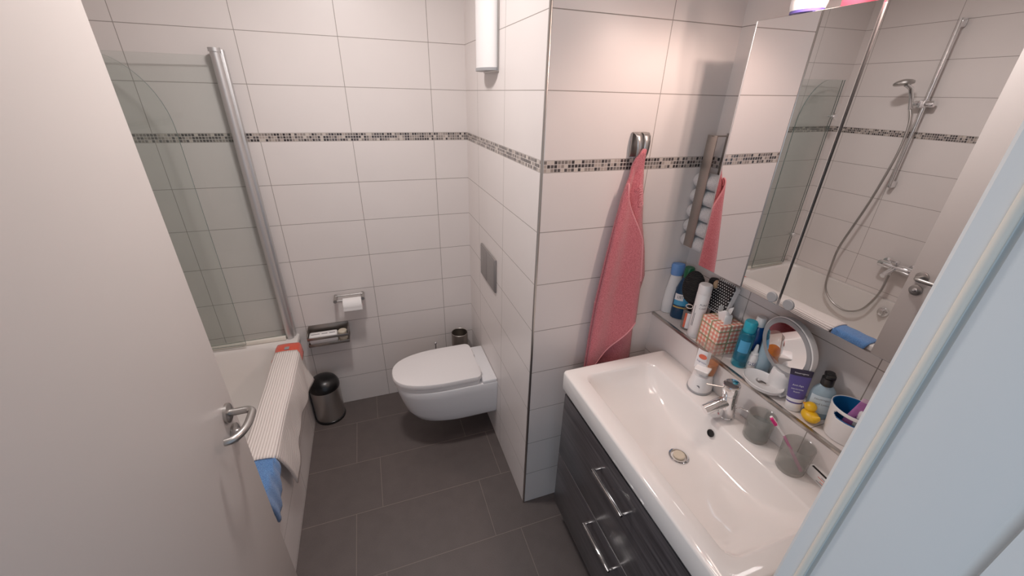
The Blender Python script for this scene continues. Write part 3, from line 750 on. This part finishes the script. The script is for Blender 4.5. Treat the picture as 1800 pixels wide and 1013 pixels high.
lettering('LISTERINE', .0165, M['inkblack'], lb, (.004, -.0238, .100), name='lettering', sx=.8)
t = tumbler('clear tumbler with striped side holding the hairbrushes', (.600, -.152, ZL), .024, .085)
t.children[0].data.materials[0] = M['clearplastic']
patch(.0247, -80, 60, .012, .075, 'red_stripe', M['inkred'], t, n=16)
patch(.0250, -60, -20, .010, .077, 'white_stripe', M['labelwhite'], t, n=8)
t = thing('round_hairbrush', 'black oval hairbrush standing bristles up in front of the mouthwash', 'hairbrush', (.606, -.148, ZL + .014), (math.radians(4), math.radians(-3), math.radians(-50)))
B().tube([(0, 0, 0), (0, 0, .075), (0, 0, .10)], [.006, .007, .010], 12).make('handle', M['black'], t)
B().ball((0, 0, .165), .05, (.80, .40, 1.40), seg=28).make('brush_head', M['blackrib'], t)
tr_ = [(.012 * math.cos(a), -.030, .098 + .009 * math.sin(a)) for a in [2 * PI * k / 14 for k in range(15)]]
B().tube(tr_, .0018, 6).make('metal_ring', M['chrome'], t)
t = thing('styling_brush', 'round styling brush with light wood end behind the black hairbrush', 'hairbrush', (.648, -.178, ZL), (0, 0, 0))
B().tube([(0, .0, .0), (0, -.005, .15)], .006, 10).make('handle', M['black'], t)
B().lathe([(.017, .14), (.019, .145), (.019, .215), (.016, .222)], 24, (0, -.006, 0)).make('brush_barrel', M['blackrib'], t)
B().lathe([(.017, .0), (.0175, .004), (.013, .012)], 24, (-.003, -.022, .207), rot=Matrix.Rotation(math.radians(70), 3, 'X')).make('wood_end', M['woodlight'], t)
t = thing('spray_can', 'slim white spray can in front of the dotted paddle brush', 'spray can', (.589, -.205, ZL), (math.radians(0), math.radians(0), FACE))
B().lathe([(.0225, 0), (.024, .003), (.024, .180), (.0225, .182)], 36).make('can_body', M['white'], t)
B().lathe([(.0232, .182), (.0235, .184), (.0235, .214), (.021, .218)], 36).make('cap', M['whitemat'], t)
lettering('PURE', .011, M['inkgrey'], t, (0, 0, .142), (0, 0, math.radians(25)), .0245)
lettering('CARE', .010, M['inkgrey'], t, (0, 0, .128), (0, 0, math.radians(25)), .0245)
for i in range(2): patch(.0243, -42 + 12 * i, -37 + 12 * i, .05, .135 - .03 * i, 'print_bar', M['inkgrey'], t, n=3)
t = thing('paddle_hairbrush', 'black paddle hairbrush with white-tipped bristles leaning on the wall', 'hairbrush', (.647, -.241, 1.178), (0, math.radians(15), 0))
B().loft([[(x, y, z) for y, z, x in rrect(-.042, .042, -.062, .055, .012, xx)] for xx in (-.010, -.006, .006, .008)]).make('brush_plate', M['whitemat'], t)
B().loft([[(x, y, z) for y, z, x in rrect(-.0385, .0385, -.057, .051, .010, xx)] for xx in (-.018, -.0165, -.010)][::-1]).make('bristle_pad', M['dots'], t)
sp = B()
for k in range(9): sp.tube([(-.014, -.034 + .0085 * k, .050), (-.016, -.034 + .0085 * k, .0585)], .0012, 5)
sp.make('bristles', M['black'], t)
B().tube([(.002, .012, -.06), (.002, .014, -.172)], [.010, .008], 12).make('handle', M['black'], t)
t = thing('tissue_box', 'coral and white checked tissue box on the ledge', 'tissue box', (.610, -.295, ZL), (0, 0, math.radians(-6)))
B().box((-.048, -.048, 0), (.048, .048, .118), .0012).make('carton_body', M['gingham'], t)
ts = []
for k in range(13):
    a = 2 * PI * k / 12
    ts.append([((.016 + .012 * q + .007 * math.sin(3 * a + 1)) * math.cos(a), (.012 + .012 * q + .006 * math.sin(2 * a)) * math.sin(a), .114 + .058 * q * (1 - .45 * math.sin(1.5 * a + .4) ** 2)) for q in (0, .25, .5, .75, 1)])
B().sheet(ts).make('tissue', M['paper'], t, thick=.001, sub=1)
ts = [[(-.016 + .034 * u - .016 * q, -.018 - .020 * q, .150 - .010 * abs(u - .4) - .045 * q * q) for q in (0, .3, .6, 1)] for u in (0, .33, .66, 1)]
B().sheet(ts).make('tissue_fold', M['paper'], t, thick=.001, sub=1)
t = thing('makeup_remover_bottle', 'clear turquoise two-tone bottle beside the tissue box', 'bottle', (.6055, -.403, ZL), (0, 0, FACE))
B().lathe([(.0215, 0), (.0235, .003), (.0235, .128), (.0215, .134)], 32).make('bottle_body', M['turq'], t)
B().lathe([(.0205, .022), (.0215, .024), (.0215, .108), (.0205, .110)], 32).make('dark_layer', M['turqdark'], t)
B().lathe([(.0175, .134), (.019, .137), (.0195, .168), (.017, .173)], 32).make('cap', M['teal'], t)
patch(.0238, -40, 40, .060, .105, 'label', M['labelblue'], t)
t = thing('blue_bottle', 'deep blue bottle with white cap behind the turquoise bottle', 'bottle', (.652, -.400, ZL), (0, 0, FACE))
B().lathe([(.019, 0), (.0205, .003), (.0205, .135), (.015, .146)], 28).make('bottle_body', M['navy'], t)
B().lathe([(.0150, .146), (.0155, .149), (.0155, .176), (.013, .179)], 28).make('cap', M['white'], t)
t = thing('gel_bottle', 'pale blue bottle with teal cap and pale label behind the round mirror', 'bottle', (.653, -.452, ZL), (0, 0, math.radians(-90)))
B().lathe([(.021, 0), (.0225, .003), (.0225, .125), (.018, .132)], 28).make('bottle_body', M['paleblue'], t)
B().lathe([(.017, .132), (.0175, .135), (.0165, .160), (.012, .164)], 28).make('cap', M['teal'], t)
t = thing('nasal_spray', 'small white nasal spray bottle in front of the blue bottle', 'spray bottle', (.628, -.432, ZL), (0, 0, FACE))
B().lathe([(.0135, 0), (.015, .002), (.015, .050), (.011, .058)], 24).make('bottle_body', M['white'], t)
B().lathe([(.0125, .058), (.0125, .062), (.007, .068), (.0055, .085), (.0035, .095)], 20).make('nozzle', M['white'], t)
lettering('GSE', .018, M['inknavy'], t, (0, 0, .024), (0, 0, math.radians(6)), .0153)

# cosmetic mirror with tray
t = thing('makeup_mirror', 'round lighted makeup mirror on a white stand with dish', 'makeup mirror', (.618, -.535, ZL))
B().lathe([(.034, 0), (.035, .003), (.034, .050), (.032, .066), (.028, .070)], 36, (.010, -.004, 0), sx=.9).make('stand', M['white'], t)
dish = B()
prof = [(.020, .008), (.0205, .0115), (.050, .0125), (.058, .017), (.060, .019), (.061, .017), (.055, .004), (.020, .004), (.020, .008)]
dish.lathe(prof, 44, (-.033, .020, .004), sx=.80, sy=1.05, cap=False)
dish.box((-.030, .035, .003), (.015, .066, .012), .003).box((-.030, -.045, .003), (.02, -.025, .012), .003)
dish.make('dish', M['white'], t)
R_ = Euler((0, math.radians(-90), 0)).to_matrix()
nrm = Vector((-.965, .19, -.11)).normalized()
rotm = nrm.to_track_quat('Z', 'Y').to_matrix()
hc = Vector((-.010, .004, .153))
B().lathe([(.085, -.020), (.094, -.016), (.096, -.006), (.096, .002), (.092, .004)], 56, hc, rot=rotm).make('mirror_housing', M['white'], t)
B().lathe([(.077, .004), (.093, .004), (.092, .006), (.078, .006), (.077, .004)], 56, hc, rot=rotm, cap=False).make('light_ring', M['greyplastic'], t)
B().lathe([(.0005, .0045), (.0775, .0045), (.0775, .005), (.0005, .005)], 56, hc, rot=rotm, cap=False).make('mirror_glass', M['mirror'], t)

t = thing('hand_cream_tube', 'purple hand cream tube standing on its white cap', 'tube', (.586, -.622, ZL), (math.radians(0), math.radians(-6), math.radians(-48)))
B().lathe([(.0195, 0), (.0205, .002), (.0205, .026), (.0195, .028)], 32, sy=.72).make('cap', M['white'], t)
def flat_tube(z0, z1, w0, w1, d0, d1, n=8):
    lp = []
    for i in range(n + 1):
        u = i / n; w = w0 + (w1 - w0) * u; d_ = d0 + (d1 - d0) * u
        lp.append([(w * math.cos(2 * PI * k / 28), d_ * math.sin(2 * PI * k / 28), z0 + (z1 - z0) * u) for k in range(28)])
    return lp
B().loft(flat_tube(.028, .117, .0205, .0262, .0150, .0035)).make('tube_body', M['purple'], t)
B().loft(flat_tube(.117, .137, .0262, .0275, .0037, .0022, 2)).make('top_band', M['purpledark'], t)
B().loft(flat_tube(.033, .043, .0213, .0219, .0150, .0140, 2)).make('white_band', M['inkwhite'], t)
lettering('Neutrogena', .0068, M['inkwhite'], t, (0, -.0042, .127))
for i, (txt, sz, z) in enumerate((('Anti-Age', .0075, .088), ('Handcreme', .0062, .076), ('Repair', .0062, .067))):
    lettering(txt, sz, M['inkwhite'], t, (-.002, -.0158 + .0105 * (z - .028) / .09, z), (math.radians(-6), 0, 0))
t = thing('hand_lotion_bottle', 'pale blue hand lotion bottle with black pump top', 'bottle', (.630, -.660, ZL), (0, math.radians(-3), math.radians(-48)))
B().lathe([(.030, 0), (.032, .003), (.031, .072), (.027, .090), (.018, .102), (.013, .106)], 36, sy=.62).make('bottle_body', M['paleblue'], t)
B().lathe([(.014, .106), (.0155, .108), (.0155, .130), (.011, .133), (.011, .146), (.010, .148)], 28).box((-.012, -.018, .134), (.012, .010, .147), .003).make('pump_top', M['black'], t)
lb = patch(.0322, -58, 58, .018, .076, 'label', M['labelwhite'], t, 1.004, .625)
lb.data.materials[0] = plain('pale label', srgb(208, 224, 234), .5, noise=.02)
lettering('Neutrogena', .0085, M['inkgrey'], lb, (0, -.0210, .066))
lettering('Hand Lotion', .0085, M['inkgrey'], lb, (0, -.0210, .050))
t = thing('rubber_duck', 'yellow rubber duck in front of the hand lotion bottle', 'rubber duck', (.584, -.672, ZL), (0, 0, math.radians(-18)))
t.scale = (1.15, 1.15, 1.1)
bd = B().ball((0, 0, .0155), .0185, (.95, 1.2, .82), seg=24)
bd.tube([(0, -.012, .02), (0, -.021, .026), (0, -.025, .034)], [.011, .007, .001], 10)
bd.make('duck_body', M['yellow'], t)
B().ball((0, .009, .0375), .0135, (1, 1, .95), seg=20).make('duck_head', M['yellow'], t)
B().ball((-.002, .022, .036), .0055, (1.2, 1.1, .5), seg=12).make('beak', M['beak'], t)

t = thing('storage_cup', 'white cup with blue lining and slot handle at the near end of the ledge', 'cup', (.619, -.745, ZL), (0, 0, math.radians(-80)))
N = 72
def shell(r0, r1, slot, name, mat, zt=.098):
    bb = B(); rows = 40; vs = []
    for i in range(rows + 1):
        z = zt * i / rows; r = r0 + (r1 - r0) * z / zt
        vs.append([bb.b.verts.new((r * 1.05 * math.cos(2 * PI * k / N), r * .94 * math.sin(2 * PI * k / N), z)) for k in range(N)])
    for i in range(rows):
        for k in range(N):
            ang = (k + .5) / N * 360 - 270
            zc = zt * (i + .5) / rows
            inside = abs(ang) < 34 and abs(zc - .079) < .0095 * math.sqrt(max(0, 1 - max(0, (abs(ang) - 24) / 10) ** 2))
            if slot and inside: continue
            bb.b.faces.new((vs[i][k], vs[i][(k + 1) % N], vs[i + 1][(k + 1) % N], vs[i + 1][k]))
    bb.b.faces.new(vs[0][::-1])
    return bb.make(name, mat, t, thick=.0016)
shell(.0425, .052, True, 'cup_wall', M['white'])
shell(.0405, .050, True, 'lining', M['cupblue'], .0975)
t = thing('toothpaste_tube', 'pink and purple tube leaning inside the white cup', 'tube', (.612, -.735, ZL + .014), (math.radians(6), math.radians(12), math.radians(-40)))
B().lathe([(.010, 0), (.011, .002), (.011, .02), (.009, .022)], 20).make('cap', M['white'], t)
B().loft(flat_tube(.022, .115, .0150, .0185, .012, .0025)).make('tube_body', M['magenta'], t)
B().loft(flat_tube(.115, .126, .0185, .019, .0026, .0016, 1)).make('crimp', plain('pale pink crimp', srgb(226, 190, 214), .4, noise=.05), t)
lettering('creme', .012, M['purpledark'], t, (.001, -.0085, .080), (math.radians(-5), math.radians(-70), 0), name='print')
t = thing('white_tube', 'white tube with round pearly cap upright in the white cup', 'tube', (.622, -.764, ZL + .004))
B().lathe([(.014, 0), (.0155, .002), (.0155, .068), (.011, .074)], 24).make('tube_body', M['greyplastic'], t)
B().lathe([(.0125, .074), (.0135, .077), (.0135, .094), (.0105, .098)], 24).make('cap', M['white'], t)

# ------------------------------------------------------------------ light
def area(name, loc, target, size, energy, col=(1, 1, 1), sy=None, spread=None):
    l = bpy.data.lights.new(name, 'AREA'); l.energy = energy; l.color = col; l.size = size
    if sy: l.shape = 'RECTANGLE'; l.size_y = sy
    if spread: l.spread = math.radians(spread)
    o = bpy.data.objects.new(name, l); COL.objects.link(o); o.location = loc
    o.rotation_euler = (Vector(target) - Vector(loc)).to_track_quat('-Z', 'Y').to_euler(); return o
area('ceiling_light', (-.60, .22, CEIL - .03), (-.60, .22, 0), .15, 12.5, (1., .93, .905))
area('front_fill_light', (-.36, -.45, CEIL - .03), (-.36, -.45, 0), .30, 2.6, (1., .93, .905))  # added fill evening out the walls, not a fitting of the room
area('mirror_light', (.44, -.52, 2.16), (.20, -.30, .9), .05, 1.0, (1., .78, .68), .5)
for sxx, yy, szz in ((.463, -.40, 2.085), (.49, -.47, 2.095), (.533, -.60, 2.12), (.60, -.55, 2.13)):
    sl = bpy.data.lights.new('mirror_spot', 'SPOT'); sl.energy = 4.2; sl.color = (1., .74, .64); sl.spot_size = math.radians(110); sl.spot_blend = .6; sl.shadow_soft_size = .010
    so = bpy.data.objects.new('mirror_spot', sl); COL.objects.link(so); so.location = (sxx, yy, szz)
    so.rotation_euler = (Vector((.35, 0.1, 1.2)) - so.location).to_track_quat('-Z', 'Y').to_euler()
area('hall_window', (-1.7, -2.1, 1.7), (-.04, -1.05, 1.1), .9, 7, (.70, .86, 1.))
w = bpy.data.worlds.new('World'); S.world = w; w.use_nodes = True
bg = w.node_tree.nodes['Background']; bg.inputs[0].default_value = (.62, .74, .9, 1); bg.inputs[1].default_value = .45

# ------------------------------------------------------------------ camera
cam = bpy.data.cameras.new('Camera'); co = bpy.data.objects.new('Camera', cam); COL.objects.link(co)
cam.sensor_fit = 'HORIZONTAL'; cam.sensor_width = 36; cam.lens = 692.35 / 1800 * 36; cam.clip_start = .02
co.location = (-.5183, -1.1877, 1.8227); co.rotation_mode = 'XYZ'; co.rotation_euler = (1.1145, -.0237, -.3352)
S.camera = co
S.view_settings.view_transform = 'Standard'
S.view_settings.look = 'None'
S.view_settings.exposure = 0.
S.view_settings.gamma = 1.13
try:
    S.cycles.max_bounces = 10; S.cycles.transparent_max_bounces = 16; S.cycles.caustics_reflective = False
except Exception: pass
